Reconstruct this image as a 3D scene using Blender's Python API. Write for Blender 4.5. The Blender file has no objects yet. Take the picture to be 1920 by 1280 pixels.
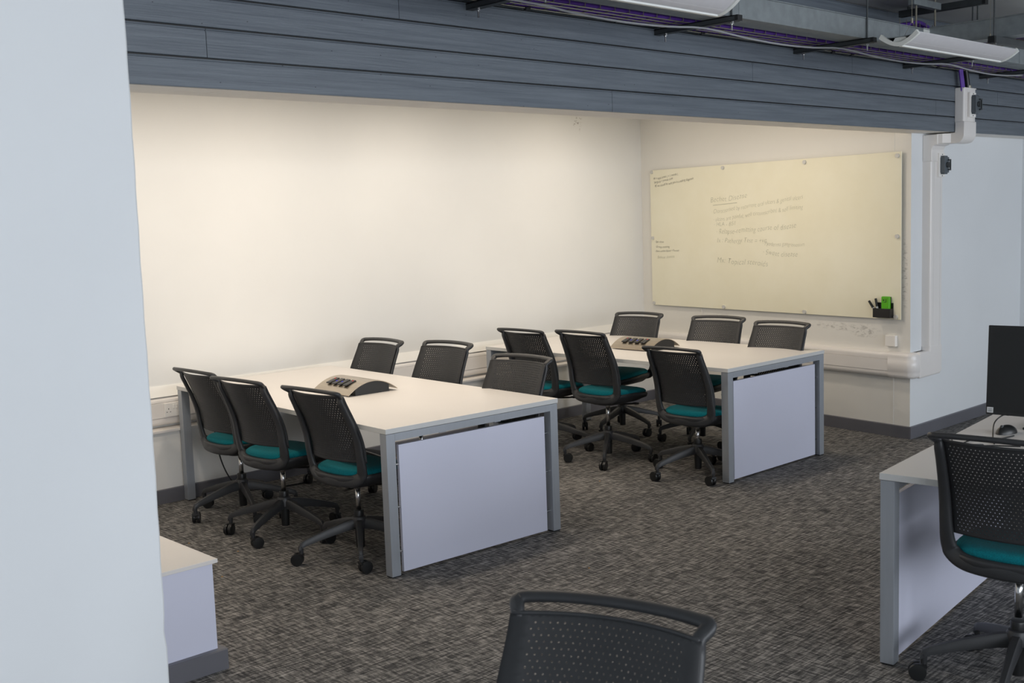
import bpy, bmesh, math, random
from mathutils import Vector, Matrix
random.seed(7)
PI = math.pi
S = bpy.context.scene
COL = S.collection

# ------------------------------------------------------------------ helpers
def rad(d): return d * PI / 180.0

def link(o, parent=None):
    COL.objects.link(o)
    if parent is not None: o.parent = parent
    return o

def obj(name, bm, mat, parent=None, smooth=False, bevel=0.0, seg=2):
    me = bpy.data.meshes.new(name)
    bmesh.ops.recalc_face_normals(bm, faces=bm.faces)
    bm.to_mesh(me); bm.free()
    if mat is not None: me.materials.append(mat)
    o = bpy.data.objects.new(name, me)
    link(o, parent)
    if smooth:
        for p in me.polygons: p.use_smooth = True
        try: me.set_sharp_from_angle(angle=rad(38))
        except Exception: pass
    if bevel > 0:
        m = o.modifiers.new('bevel', 'BEVEL'); m.width = bevel; m.segments = seg
        m.limit_method = 'ANGLE'; m.angle_limit = rad(40); m.harden_normals = False
    return o

def empty(name, loc=(0,0,0), rz=0.0):
    o = bpy.data.objects.new(name, None); o.empty_display_size = .1
    link(o); o.location = loc; o.rotation_euler = (0,0,rz)
    return o

def tag(o, label, cat, group=None):
    o['label'] = label; o['category'] = cat
    if group: o['group'] = group
    return o

def struct(o):
    o['kind'] = 'structure'; return o

def B(): return bmesh.new()

def box(bm, x0, x1, y0, y1, z0, z1, M=None):
    vs = [bm.verts.new((x,y,z)) for z in (z0,z1) for (x,y) in ((x0,y0),(x1,y0),(x1,y1),(x0,y1))]
    for f in ((3,2,1,0),(4,5,6,7),(0,1,5,4),(1,2,6,5),(2,3,7,6),(3,0,4,7)):
        bm.faces.new([vs[i] for i in f])
    if M is not None:
        for v in vs: v.co = M @ v.co
    return vs

def prism(bm, pts, axis, a, b, M=None):
    """closed 2-D outline extruded along an axis: 'x' pts=(y,z), 'y' pts=(x,z), 'z' pts=(x,y)"""
    def P(p, t):
        return {'x': (t,p[0],p[1]), 'y': (p[0],t,p[1]), 'z': (p[0],p[1],t)}[axis]
    A = [bm.verts.new(P(p,a)) for p in pts]; C = [bm.verts.new(P(p,b)) for p in pts]
    n = len(pts)
    for i in range(n):
        j = (i+1) % n
        bm.faces.new((A[i],A[j],C[j],C[i]))
    bm.faces.new(A[::-1]); bm.faces.new(C)
    if M is not None:
        for v in A+C: v.co = M @ v.co

def cyl(bm, p, q, r0, r1=None, n=16, cap=True):
    if r1 is None: r1 = r0
    p = Vector(p); q = Vector(q); d = (q-p).normalized()
    a = d.orthogonal().normalized(); b = d.cross(a)
    R0 = [bm.verts.new(p + r0*(math.cos(2*PI*i/n)*a + math.sin(2*PI*i/n)*b)) for i in range(n)]
    R1 = [bm.verts.new(q + r1*(math.cos(2*PI*i/n)*a + math.sin(2*PI*i/n)*b)) for i in range(n)]
    for i in range(n):
        j = (i+1) % n
        bm.faces.new((R0[i],R0[j],R1[j],R1[i]))
    if cap:
        bm.faces.new(R0[::-1]); bm.faces.new(R1)

def lathe(bm, prof, n=24, c=(0,0,0), axis='z'):
    rings = []
    for r, z in prof:
        ring = []
        for i in range(n):
            a = 2*PI*i/n
            if axis == 'z': v = (c[0]+r*math.cos(a), c[1]+r*math.sin(a), c[2]+z)
            else: v = (c[0]+z, c[1]+r*math.cos(a), c[2]+r*math.sin(a))
            ring.append(bm.verts.new(v))
        rings.append(ring)
    for k in range(len(rings)-1):
        for i in range(n):
            j = (i+1) % n
            bm.faces.new((rings[k][i],rings[k][j],rings[k+1][j],rings[k+1][i]))
    bm.faces.new(rings[0][::-1]); bm.faces.new(rings[-1])

def smooth_path(pts, sub=6, closed=False):
    pts = [Vector(p) for p in pts]; n = len(pts); out = []
    rng = range(n if closed else n-1)
    for i in rng:
        if closed: p0,p1,p2,p3 = pts[i-1],pts[i],pts[(i+1)%n],pts[(i+2)%n]
        else: p0,p1,p2,p3 = pts[max(i-1,0)],pts[i],pts[i+1],pts[min(i+2,n-1)]
        for k in range(sub):
            t = k/sub
            out.append(.5*((2*p1)+(p2-p0)*t+(2*p0-5*p1+4*p2-p3)*t*t+(3*p1-p0-3*p2+p3)*t**3))
    if not closed: out.append(pts[-1])
    return out

def tube(bm, pts, r, n=8, sub=6, closed=False):
    P = smooth_path(pts, sub, closed); m = len(P); rings = []
    up = None
    for i in range(m):
        a = P[i-1] if (closed or i > 0) else P[i]
        b = P[(i+1) % m] if (closed or i < m-1) else P[i]
        d = (b-a).normalized()
        if up is None: up = d.orthogonal().normalized()
        up = (up - d*up.dot(d)).normalized(); s = d.cross(up)
        rings.append([bm.verts.new(P[i] + r*(math.cos(2*PI*k/n)*up+math.sin(2*PI*k/n)*s)) for k in range(n)])
    for i in range(m if closed else m-1):
        A = rings[i]; C = rings[(i+1) % m]
        for k in range(n):
            l = (k+1) % n
            bm.faces.new((A[k],A[l],C[l],C[k]))
    if not closed:
        bm.faces.new(rings[0][::-1]); bm.faces.new(rings[-1])

def sweep(bm, P, ws, ts, nrm, closed=True, n=12, e=2.6):
    """sweep a superellipse (width ws across, thickness ts along nrm) along P"""
    m = len(P); rings = []
    for i in range(m):
        a = P[i-1] if (closed or i > 0) else P[i]
        b = P[(i+1) % m] if (closed or i < m-1) else P[i]
        d = (b-a).normalized(); N = nrm[i]; N = (N - d*N.dot(d)).normalized(); W = d.cross(N)
        ring = []
        for k in range(n):
            t = 2*PI*k/n; c, s = math.cos(t), math.sin(t)
            u = math.copysign(abs(c)**(2/e), c)*ws[i]/2; v = math.copysign(abs(s)**(2/e), s)*ts[i]/2
            ring.append(bm.verts.new(P[i] + W*u + N*v))
        rings.append(ring)
    for i in range(m if closed else m-1):
        A = rings[i]; C = rings[(i+1) % m]
        for k in range(n):
            l = (k+1) % n
            bm.faces.new((A[k],A[l],C[l],C[k]))
    if not closed:
        bm.faces.new(rings[0][::-1]); bm.faces.new(rings[-1])

def interp(tab, x):
    if x <= tab[0][0]: return tab[0][1]
    for (a,b),(c,d) in zip(tab, tab[1:]):
        if x <= c:
            t = (x-a)/(c-a); return b+(d-b)*t
    return tab[-1][1]

def sinterp(tab, x):
    # smooth (catmull) interpolation over an ascending table
    n = len(tab)
    if x <= tab[0][0]: return tab[0][1]
    if x >= tab[-1][0]: return tab[-1][1]
    for i in range(n-1):
        if x <= tab[i+1][0]:
            x0,y0 = tab[i]; x1,y1 = tab[i+1]; h = x1-x0; t = (x-x0)/h
            m0 = (tab[i+1][1]-tab[i-1][1])/(tab[i+1][0]-tab[i-1][0]) if i>0 else (y1-y0)/h
            m1 = (tab[i+2][1]-tab[i][1])/(tab[i+2][0]-tab[i][0]) if i<n-2 else (y1-y0)/h
            return ((2*t**3-3*t*t+1)*y0+(t**3-2*t*t+t)*h*m0+(-2*t**3+3*t*t)*y1+(t**3-t*t)*h*m1)

# ------------------------------------------------------------------ materials
def newmat(name):
    m = bpy.data.materials.new(name); m.use_nodes = True
    return m, m.node_tree, m.node_tree.nodes['Principled BSDF']

def srgb(r, g, b):
    f = lambda c: (c/255/12.92) if c/255 <= .04045 else ((c/255+.055)/1.055)**2.4
    return (f(r), f(g), f(b), 1)

def noise(nt, scale, detail=3, co='Object', stretch=(1,1,1), rough=.5):
    tc = nt.nodes.new('ShaderNodeTexCoord'); mp = nt.nodes.new('ShaderNodeMapping')
    mp.inputs['Scale'].default_value = stretch
    n = nt.nodes.new('ShaderNodeTexNoise'); n.inputs['Scale'].default_value = scale
    n.inputs['Detail'].default_value = detail; n.inputs['Roughness'].default_value = rough
    nt.links.new(tc.outputs[co], mp.inputs['Vector']); nt.links.new(mp.outputs['Vector'], n.inputs['Vector'])
    return n

def ramp(nt, src, p0, c0, p1, c1):
    r = nt.nodes.new('ShaderNodeValToRGB')
    r.color_ramp.elements[0].position = p0; r.color_ramp.elements[0].color = c0
    r.color_ramp.elements[1].position = p1; r.color_ramp.elements[1].color = c1
    nt.links.new(src, r.inputs['Fac']); return r

def mixc(nt, a, b, fac, mode='MIX'):
    m = nt.nodes.new('ShaderNodeMix'); m.data_type = 'RGBA'; m.blend_type = mode
    for s, v in ((m.inputs[6], a), (m.inputs[7], b), (m.inputs[0], fac)):
        if hasattr(v, 'links') or hasattr(v, 'is_output'): nt.links.new(v, s)
        else: s.default_value = v
    return m.outputs[2]

def math_(nt, op, a, b=None, c=None):
    m = nt.nodes.new('ShaderNodeMath'); m.operation = op
    for i, v in enumerate((a, b, c)):
        if v is None: continue
        if hasattr(v, 'is_output'): nt.links.new(v, m.inputs[i])
        else: m.inputs[i].default_value = v
    return m.outputs[0]

def bump(nt, bsdf, h, strength, dist=.01):
    b = nt.nodes.new('ShaderNodeBump'); b.inputs['Strength'].default_value = strength
    b.inputs['Distance'].default_value = dist
    nt.links.new(h, b.inputs['Height']); nt.links.new(b.outputs['Normal'], bsdf.inputs['Normal'])

def plain(name, col, rough=.5, metal=0.0, var=.06, scale=12, bmp=0.0, bscale=200, spec=.5, stretch=(1,1,1)):
    m, nt, b = newmat(name)
    n = noise(nt, scale, 3, stretch=stretch)
    d = tuple(max(0, c*(1-var)) for c in col[:3])+(1,); l = tuple(min(1, c*(1+var)) for c in col[:3])+(1,)
    r = ramp(nt, n.outputs['Fac'], .3, d, .7, l)
    nt.links.new(r.outputs['Color'], b.inputs['Base Color'])
    b.inputs['Roughness'].default_value = rough; b.inputs['Metallic'].default_value = metal
    b.inputs['Specular IOR Level'].default_value = spec
    if bmp > 0:
        n2 = noise(nt, bscale, 2); bump(nt, b, n2.outputs['Fac'], bmp, .002)
    return m

def ellipse_mask(nt, co, c, r, soft=.5):
    """1 inside an ellipsoid of radii r about c (object coordinates), fading outwards"""
    mp = nt.nodes.new('ShaderNodeMapping'); mp.vector_type = 'POINT'
    mp.inputs['Location'].default_value = tuple(-c[i]/r[i] for i in range(3))
    mp.inputs['Scale'].default_value = tuple(1/r[i] for i in range(3))
    nt.links.new(co, mp.inputs['Vector'])
    ln = nt.nodes.new('ShaderNodeVectorMath'); ln.operation = 'LENGTH'
    nt.links.new(mp.outputs['Vector'], ln.inputs[0])
    mr = nt.nodes.new('ShaderNodeMapRange'); mr.inputs[1].default_value = 1-soft; mr.inputs[2].default_value = 1
    mr.inputs[3].default_value = 1; mr.inputs[4].default_value = 0
    nt.links.new(ln.outputs['Value'], mr.inputs[0])
    return mr.outputs[0]

def wall_paint(name, col, scuffs=(), strength=.35, dirt=srgb(120,112,104)):
    m, nt, b = newmat(name)
    n = noise(nt, 1.3, 4); d = tuple(c*.965 for c in col[:3])+(1,)
    r = ramp(nt, n.outputs['Fac'], .35, d, .65, col)
    colour = r.outputs['Color']
    if scuffs:
        tc = nt.nodes.new('ShaderNodeTexCoord')
        acc = None
        for c, rr in scuffs:
            k = ellipse_mask(nt, tc.outputs['Object'], c, rr)
            acc = k if acc is None else math_(nt, 'MAXIMUM', acc, k)
        sn = noise(nt, 24, 5, stretch=(1,1,2.2), rough=.65)
        sr = ramp(nt, sn.outputs['Fac'], .50, (0,0,0,1), .62, (1,1,1,1))
        f = math_(nt, 'MULTIPLY', math_(nt, 'MULTIPLY', acc, sr.outputs['Color']), strength)
        colour = mixc(nt, colour, dirt, f)
    nt.links.new(colour, b.inputs['Base Color'])
    b.inputs['Roughness'].default_value = .75; b.inputs['Specular IOR Level'].default_value = .3
    n2 = noise(nt, 90, 3); bump(nt, b, n2.outputs['Fac'], .06, .003)
    return m

# carpet: dark woven loops, streaks in two directions
def carpet_mat():
    m, nt, b = newmat('carpet')
    a = noise(nt, 1, 4, stretch=(9, 95, 1), rough=.7)
    c = noise(nt, 1, 4, stretch=(80, 12, 1), rough=.7)
    f = noise(nt, 420, 2)
    big = noise(nt, 2.0, 3)
    s1 = math_(nt, 'MULTIPLY', a.outputs['Fac'], .44)
    s2 = math_(nt, 'MULTIPLY_ADD', c.outputs['Fac'], .38, s1)
    s3 = math_(nt, 'MULTIPLY_ADD', f.outputs['Fac'], .16, s2)
    s4 = math_(nt, 'MULTIPLY_ADD', big.outputs['Fac'], .05, s3)
    r = ramp(nt, s4, .43, srgb(54,54,55), .62, srgb(174,170,165))
    r.color_ramp.elements.new(.50).color = srgb(90,89,88)
    nt.links.new(r.outputs['Color'], b.inputs['Base Color'])
    b.inputs['Roughness'].default_value = .95; b.inputs['Specular IOR Level'].default_value = .15
    bump(nt, b, s3, .5, .004)
    return m

def plank_mat():
    m, nt, b = newmat('painted_planks')
    g = noise(nt, 1, 6, stretch=(2.2, 2, 60), rough=.65)
    r = ramp(nt, g.outputs['Fac'], .35, srgb(90,98,107), .68, srgb(108,116,124))
    tc = nt.nodes.new('ShaderNodeTexCoord'); mp = nt.nodes.new('ShaderNodeMapping')
    mp.inputs['Scale'].default_value = (1, 1, 1.8)
    sp = nt.nodes.new('ShaderNodeSeparateXYZ'); cb = nt.nodes.new('ShaderNodeCombineXYZ')
    v = nt.nodes.new('ShaderNodeTexVoronoi'); v.voronoi_dimensions = '2D'; v.inputs['Scale'].default_value = 3.6
    nt.links.new(tc.outputs['Object'], mp.inputs['Vector']); nt.links.new(mp.outputs['Vector'], sp.inputs[0])
    nt.links.new(sp.outputs[0], cb.inputs[0]); nt.links.new(sp.outputs[2], cb.inputs[1])
    nt.links.new(cb.outputs[0], v.inputs['Vector'])
    lt = math_(nt, 'LESS_THAN', v.outputs['Distance'], .010)
    col = mixc(nt, r.outputs['Color'], srgb(22,26,30), lt)
    nt.links.new(col, b.inputs['Base Color'])
    b.inputs['Roughness'].default_value = .42; b.inputs['Specular IOR Level'].default_value = .45
    w = noise(nt, 1, 5, stretch=(5, 2, 150), rough=.6)
    bump(nt, b, w.outputs['Fac'], .35, .003)
    return m

def fabric_mat():
    m, nt, b = newmat('teal_fabric')
    n = noise(nt, 260, 2); r = ramp(nt, n.outputs['Fac'], .3, srgb(0,94,104), .7, srgb(4,126,136))
    nt.links.new(r.outputs['Color'], b.inputs['Base Color'])
    b.inputs['Roughness'].default_value = .9; b.inputs['Specular IOR Level'].default_value = .2
    b.inputs['Sheen Weight'].default_value = .05
    bump(nt, b, n.outputs['Fac'], .3, .002)
    return m

def brushed_mat():
    m, nt, b = newmat('brushed_silver')
    n = noise(nt, 1, 3, stretch=(6, 3, 900)); n2 = noise(nt, 1, 3, stretch=(600, 5, 600))
    r = ramp(nt, n2.outputs['Fac'], .3, srgb(172,160,145), .7, srgb(202,190,172))
    nt.links.new(r.outputs['Color'], b.inputs['Base Color'])
    b.inputs['Metallic'].default_value = .9; b.inputs['Roughness'].default_value = .28
    return m

def emit(name, col, s):
    m, nt, b = newmat(name)
    b.inputs['Base Color'].default_value = col
    b.inputs['Emission Color'].default_value = col; b.inputs['Emission Strength'].default_value = s
    return m

def board_mat():
    m, nt, b = newmat('cream_glass')
    n = noise(nt, 1.6, 4, rough=.6)
    r = ramp(nt, n.outputs['Fac'], .38, srgb(235,230,206), .66, srgb(240,236,215))
    nt.links.new(r.outputs['Color'], b.inputs['Base Color'])
    b.inputs['Roughness'].default_value = .3; b.inputs['Specular IOR Level'].default_value = .35
    b.inputs['Coat Weight'].default_value = .12; b.inputs['Coat Roughness'].default_value = .15
    return m

M = {}
M['carpet'] = carpet_mat()
M['plank'] = plank_mat()
M['teal'] = fabric_mat()
M['brushed'] = brushed_mat()
M['board'] = board_mat()
M['plastic'] = plain('charcoal_plastic', srgb(49,50,52), .42, var=.05, scale=30, bmp=.12, bscale=700, spec=.5)
M['plastic_panel'] = plain('charcoal_back_plastic', srgb(44,45,47), .5, var=.05, scale=30, spec=.45)
M['black'] = plain('black_plastic', srgb(26,27,28), .38, var=.05, spec=.5)
M['chrome'] = plain('chrome', srgb(205,205,205), .16, 1.0, var=.04, scale=40)
M['alu'] = plain('silver_paint', srgb(163,168,175), .42, .35, var=.03, scale=60, stretch=(1,1,.1))
M['laminate'] = plain('white_laminate', srgb(226,222,218), .42, var=.012, scale=3, spec=.4)
M['panel'] = plain('panel_laminate', srgb(212,214,231), .45, var=.012, scale=3, spec=.4)
M['edge'] = plain('laminate_edge', srgb(205,206,205), .5, var=.02, scale=6, spec=.35)
M['wall_alcove'] = wall_paint('alcove_paint', srgb(232,231,227), [((3.90,.12,2.51),(.045,.2,.07)),((3.90,.12,2.46),(.018,.2,.07)),((3.85,.12,2.48),(.03,.2,.03))], 1.0, srgb(128,118,108))
M['wall_cool'] = wall_paint('main_room_paint', srgb(228,231,233), [], 0)
M['wall_board'] = wall_paint('whiteboard_wall_paint', srgb(230,228,222),
    [((4.42,-2.02,.79),(.14,.34,.035)), ((4.40,-2.26,.77),(.14,.16,.06)), ((4.40,-2.6,1.2),(.1,.03,.35))], .45, srgb(112,108,104))
M['pvc'] = plain('white_pvc', srgb(232,228,224), .28, var=.015, scale=4, spec=.5)
M['pvc_socket'] = plain('white_socket_plastic', srgb(244,241,236), .22, var=.01, scale=4)
M['baseboard'] = plain('grey_gloss_paint', srgb(104,104,110), .38, var=.05, scale=5)
M['ceiling'] = plain('grey_concrete', srgb(188,190,189), .85, var=.06, scale=1.4, bmp=.1, bscale=60)
M['ceiling_white'] = plain('white_ceiling_board', srgb(230,228,224), .85, var=.01)
M['soffit'] = plain('soffit_board', srgb(240,236,230), .6, var=.03, scale=5)
M['galv'] = plain('galvanised_steel', srgb(140,147,150), .5, .45, var=.10, scale=22, spec=.5)
M['steel_dark'] = plain('dull_steel_channel', srgb(76,80,82), .5, .5, var=.1, scale=18)
M['steel_black'] = plain('near_black_steel', srgb(40,41,42), .5, .3, var=.1)  # near-black, for channel end caps and the core behind the boards
M['wire'] = plain('wire_basket', srgb(150,146,132), .42, .7, var=.06)
M['purple'] = plain('purple_cable', srgb(98,56,164), .5, var=.16, scale=40, stretch=(.2,1,1))
M['grey_cable'] = plain('grey_cable', srgb(150,152,156), .55, var=.04)
M['lamp_white'] = plain('lamp_end_white', srgb(226,228,224), .4, var=.02)
M['lamp_diff'] = plain('lamp_diffuser', srgb(206,205,208), .5, var=.02, scale=30)
M['ink'] = plain('dark_marker_ink', srgb(40,37,34), .6, var=.1)
M['ink_pale'] = plain('faded_marker_ink', srgb(176,176,156), .6, var=.06, scale=30)
M['green'] = plain('green_eraser', srgb(84,176,10), .4, var=.05)
M['grey_isolator'] = plain('grey_isolator_plastic', srgb(84,92,98), .4, var=.05)
M['screen'] = plain('black_screen', srgb(16,18,19), .35, var=.02, scale=3)
M['fixing'] = plain('satin_fixing', srgb(205,204,200), .4, .15, var=.03)
M['sticker'] = plain('grey_sticker', srgb(205,208,210), .5, var=.03)
M['concrete_floor_dark'] = plain('window_frame_grey', srgb(120,124,128), .5, var=.04)
M['red_dot'] = plain('red_mark', srgb(220,50,40), .4, var=.03)
M['blue_dot'] = plain('blue_mark', srgb(50,60,220), .4, var=.03)
M['amber'] = plain('brown_debris', srgb(170,130,80), .8, var=.1)

# ------------------------------------------------------------------ camera (solved from the tables, walls and trunking)
CAM = dict(yaw=.7544, pitch=.1117, roll=-.0343, f=2090.25, c=(-3.2009,-6.5054,1.7129))
def make_camera():
    y, p, r = CAM['yaw'], CAM['pitch'], CAM['roll']
    fw = Vector((math.sin(y)*math.cos(p), math.cos(y)*math.cos(p), -math.sin(p)))
    rt = Vector((math.cos(y), -math.sin(y), 0)); up = rt.cross(fw)
    rt2 = math.cos(r)*rt + math.sin(r)*up; up2 = -math.sin(r)*rt + math.cos(r)*up
    cd = bpy.data.cameras.new('camera'); cd.sensor_width = 36; cd.lens = CAM['f']/1920*36
    cd.clip_start = .05; cd.clip_end = 60
    o = bpy.data.objects.new('camera', cd); COL.objects.link(o)
    R = Matrix((rt2, up2, -fw)).transposed().to_4x4()
    o.matrix_world = Matrix.Translation(Vector(CAM['c'])) @ R
    cd.dof.use_dof = True; cd.dof.focus_distance = 7.0; cd.dof.aperture_fstop = 8
    S.camera = o
make_camera()

# ------------------------------------------------------------------ setting
ZB, YB, YW, XR, XRT = 2.200, -2.8557, -2.6467, 4.3757, .3224
HB = .090; YU = .12; CEIL = 2.945
XE = 6.28                       # right end of the main wall
th = math.atan2(XRT, -YW)       # whiteboard wall is slightly skewed
T = Vector((math.sin(th), math.cos(th), 0)); Nn = Vector((-T.y, T.x, 0)); A0 = Vector((XR, YW, 0))
MB_ = Matrix(((Nn.x, T.x, 0, A0.x), (Nn.y, T.y, 0, A0.y), (0,0,1,0), (0,0,0,1)))  # local (out of wall, along wall, up)
# note: local x = outwards (towards the alcove), local y = distance from the outer corner

bm = B(); box(bm, -6.2, XE+.2, -10.6, .3, -.1, 0); struct(obj('floor', bm, M['carpet']))
bm = B(); box(bm, -6.4, XE+.2, -10.6, .3, CEIL, CEIL+.15); struct(obj('ceiling', bm, M['ceiling']))
bm = B(); box(bm, -1.85, 5.2, YW, YU+.2, 2.62, 2.72); struct(obj('ceiling', bm, M['ceiling_white']))
bm = B(); box(bm, -1.85, 5.2, YU, YU+.2, 0, 2.62); struct(obj('wall_rear', bm, M['wall_alcove']))
# whiteboard wall (pier) and the wall of the main room that continues to the right
bm = B(); prism(bm, [(XR,YW),(XE,YW),(XE,YW+.25),(XR+.75,YW+.25),(XR+.75,YU),(XR+XRT*(1+YU/-YW),YU)], 'z', 0, 2.62)
w = struct(obj('wall_right', bm, M['wall_board']))
w.data.materials.append(M['wall_cool'])
for p in w.data.polygons:
    if p.normal.y < -.9: p.material_index = 1
bm = B(); box(bm, XE, XE+.2, -10.6, YW+.25, 0, CEIL); struct(obj('wall_far_right', bm, M['wall_cool']))
# foreground pier, left; its arris is slightly chipped
bm = B()
prof = []
xs = -1.853; N_ = 60
lft = -6.2
def chip(z):
    return .0016*math.sin(z*7)+.0016*math.sin(z*37+1)+(.008 if .55 < z < .62 else 0)*-1
cols = []
for i in range(N_+1):
    z = CEIL*i/N_
    e = xs + chip(z)*.5 + (z-1.4)*.004
    cols.append([bm.verts.new((lft,-3.62,z)), bm.verts.new((e-.006,-3.62,z)), bm.verts.new((e,-3.614,z)), bm.verts.new((e,YW-.02,z)), bm.verts.new((lft,YW-.02,z))])
for i in range(N_):
    for k in range(5):
        l = (k+1) % 5
        bm.faces.new((cols[i][k],cols[i][l],cols[i+1][l],cols[i+1][k]))
bm.faces.new(cols[0][::-1]); bm.faces.new(cols[-1])
struct(obj('wall_left', bm, M['wall_cool']))
bm = B(); box(bm, -1.85, -1.50, YW, YU, 0, 2.62); struct(obj('wall_alcove_left', bm, M['wall_alcove']))
# room behind the camera: outer walls, the rear one with two big windows
bm = B(); box(bm, -6.4, -6.2, -10.6, -3.6, 0, CEIL); struct(obj('wall_far_left', bm, M['wall_cool']))
bm = B()
WY = -10.4
for x0, x1, z0, z1 in ((-6.2,XE,0,.85),(-6.2,XE,2.55,CEIL),(-6.2,-5.4,.85,2.55),(-.4,.4,.85,2.55),(5.4,XE,.85,2.55)):
    box(bm, x0, x1, WY-.2, WY, z0, z1)
struct(obj('wall_window', bm, M['wall_cool']))
for k, (x0, x1) in enumerate(((-5.4,-.4),(.4,5.4))):
    bm = B()
    for i in range(5):
        x = x0 + (x1-x0)*i/4
        box(bm, max(x0,x-.03), min(x1,x+.03), WY-.12, WY-.04, .85, 2.55)
    box(bm, x0, x1, WY-.12, WY-.04, .85, .91); box(bm, x0, x1, WY-.12, WY-.04, 2.49, 2.55)
    struct(obj('window_%d' % (k+1), bm, M['concrete_floor_dark']))

# clad beam over the opening: tongue-and-groove boards, butt joints, on a timber core
bm = B()
xL, xRr = -2.3, XE
zs = [ZB, 2.304, 2.411, 2.518, 2.625, 2.732, 2.839, CEIL-.001]
butt = {0: [.951], 1: [-1.2, 4.313], 2: [2.131, 5.3], 3: [-.334, 3.2], 4: [1.9], 5: [.4, 4.4], 6: [2.2]}
for i in range(7):
    z0, z1 = zs[i]+(.0025 if i else 0), zs[i+1]-.0045
    cuts = [xL]+butt[i]+[xRr]
    for a, b in zip(cuts, cuts[1:]):
        a2, b2 = a+.0012, b-.0012
        # board with a bead along its top edge
        prism(bm, [(YB+.018, z0),(YB+.001, z0),(YB, z0+.002),(YB, z1-.0095),(YB+.005, z1-.0085),(YB+.005,z1-.0055),(YB+.0005,z1-.0045),(YB+.0010, z1),(YB+.018, z1)], 'x', a2, b2)
cl = struct(obj('trim_1', bm, M['plank']))
bm = B(); box(bm, xL, xRr, YB+.018, YW+.01, ZB+.008, CEIL-.001)
struct(obj('wall_beam', bm, M['steel_black']))
# white soffit boards under the beam, with open joints, and a thin timber bead
bm = B()
ys = [YB+.004, YB+.012, YB+.075, YB+.145, YW+.012]
for a, b in ((-1.85,-1.13),(-1.127,1.35),(1.353,3.1),(3.103,XE)):
    box(bm, a, b, ys[0]+.016, ys[2]-.002, ZB+.0015, ZB+.0075)
    box(bm, a, b, ys[2], ys[3]-.002, ZB+.0015, ZB+.0075)
    box(bm, a, b, ys[3], ys[4], ZB+.0015, ZB+.0075)
struct(obj('trim_2', bm, M['soffit']))
bm = B(); box(bm, -1.85, 4.9, YW+.012, YW+.03, ZB+.0015, 2.62); struct(obj('trim_3', bm, M['soffit']))

# boxed-out lower wall with a thin white ledge, along the rear and left side of the alcove
bm = B(); box(bm, -1.5, XR+XRT-.0, 0, YU, 0, .448)
struct(obj('trim_4', bm, M['wall_alcove']))
bm = B(); box(bm, -1.2, XR+XRT-.02, -.018, YU, .448, .462)
struct(obj('trim_5', bm, M['laminate'], bevel=.001))
bm = B(); prism(bm, [(YU,.660),(.062,.660),(YU-.008,.722),(YU,.722)], 'x', -1.5, XR+XRT+.0)  # added cap, sloped so its face catches light from above as a band
struct(obj('trim_6', bm, M['wall_alcove']))
bm = B(); box(bm, -1.5, -1.198, YW+.005, -.02, 0, .425)
struct(obj('trim_7', bm, M['panel']))
bm = B(); box(bm, -1.5, -1.183, YW-.012, -.0, .425, .441)
struct(obj('trim_8', bm, M['laminate'], bevel=.0015))
# baseboards
def baseboard(name, p, q, side, h=HB, t=.015):
    p = Vector(p); q = Vector(q); d = (q-p).normalized(); n = Vector((d.y,-d.x,0))*side
    Mx = Matrix(((d.x,n.x,0,p.x),(d.y,n.y,0,p.y),(0,0,1,0),(0,0,0,1))); L = (q-p).length
    bm = B(); prism(bm, [(0,0),(t,0),(t,h-.004),(t-.006,h),(0,h)], 'x', 0, L, Mx)
    return struct(obj(name, bm, M['baseboard']))
baseboard('baseboard_rear', (-1.2,0,0), (XR+XRT,0,0), 1)
baseboard('baseboard_right', (XR+.0,YW-.015,0), (XR+XRT,0,0), -1)
baseboard('baseboard_main', (XR-.015,YW,0), (XE,YW,0), 1)
baseboard('baseboard_box', (-1.5,YW+.005,0), (-1.170,YW+.005,0), 1, .082, .028)
baseboard('baseboard_box_side', (-1.198,YW+.005,0), (-1.198,-.02,0), 1, .082, .028)

# ------------------------------------------------------------------ trunking
def trunk_profile(d, z0, z1, l0, l1):
    r = .03
    pts = [(0,z0)]
    for k in range(6):
        a = PI/2*k/5; pts.append((d-.006-r+r*math.sin(a), z0+r-r*math.cos(a)))
    pts += [(d-.006, l0-.003),(d-.010,l0-.002),(d-.010,l0),(d-.003,l0+.001),(d-.003,l1-.001),(d-.010,l1),(d-.010,l1+.002),(d-.006,l1+.003)]
    for k in range(6):
        a = PI/2*k/5; pts.append((d-.006-r+r*math.cos(a), z1-r+r*math.sin(a)))
    pts.append((0,z1))
    return pts
# rear run sits just above the ledge
t = empty('dado_trunking', (1.6, YU, .48))
tag(t, 'long white dado trunking on the rear wall just above the ledge behind the tables', 'trunking')
bm = B(); prism(bm, [(-p[0], p[1]-.48) for p in trunk_profile(.066, .478, .658, .527, .622)], 'x', -3.1, 3.03)
obj('trunking_body', bm, M['pvc'], t, smooth=True)
def socket(parent, x, z, w=.146, h=.086):
    """double switched socket on the lid, local coordinates of its parent"""
    bm = B(); box(bm, x-w/2, x+w/2, -.074, -.0625, z-h/2, z+h/2)
    s = obj('double_socket', bm, M['pvc_socket'], parent, bevel=.002)
    for sx in (-1, 1):
        bm = B(); cx = x+sx*.046
        box(bm, cx-.002, cx+.002, -.0752, -.073, z+.002, z+.010)
        for k in (-1, 1): box(bm, cx+k*.0115-.0035, cx+k*.0115+.0035, -.0752, -.073, z-.015, z-.0115)
        obj('pin_hole', bm, M['black'], s)
        bm = B(); box(bm, x+sx*.011-.006, x+sx*.011+.006, -.078, -.073, z+.006, z+.030)
        obj('rocker_switch', bm, M['pvc_socket'], s, bevel=.001)
for sx in (-1.6+.014, -1.6+.246, -1.6+2.1, -1.6+3.4): socket(t, sx, .095)
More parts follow.
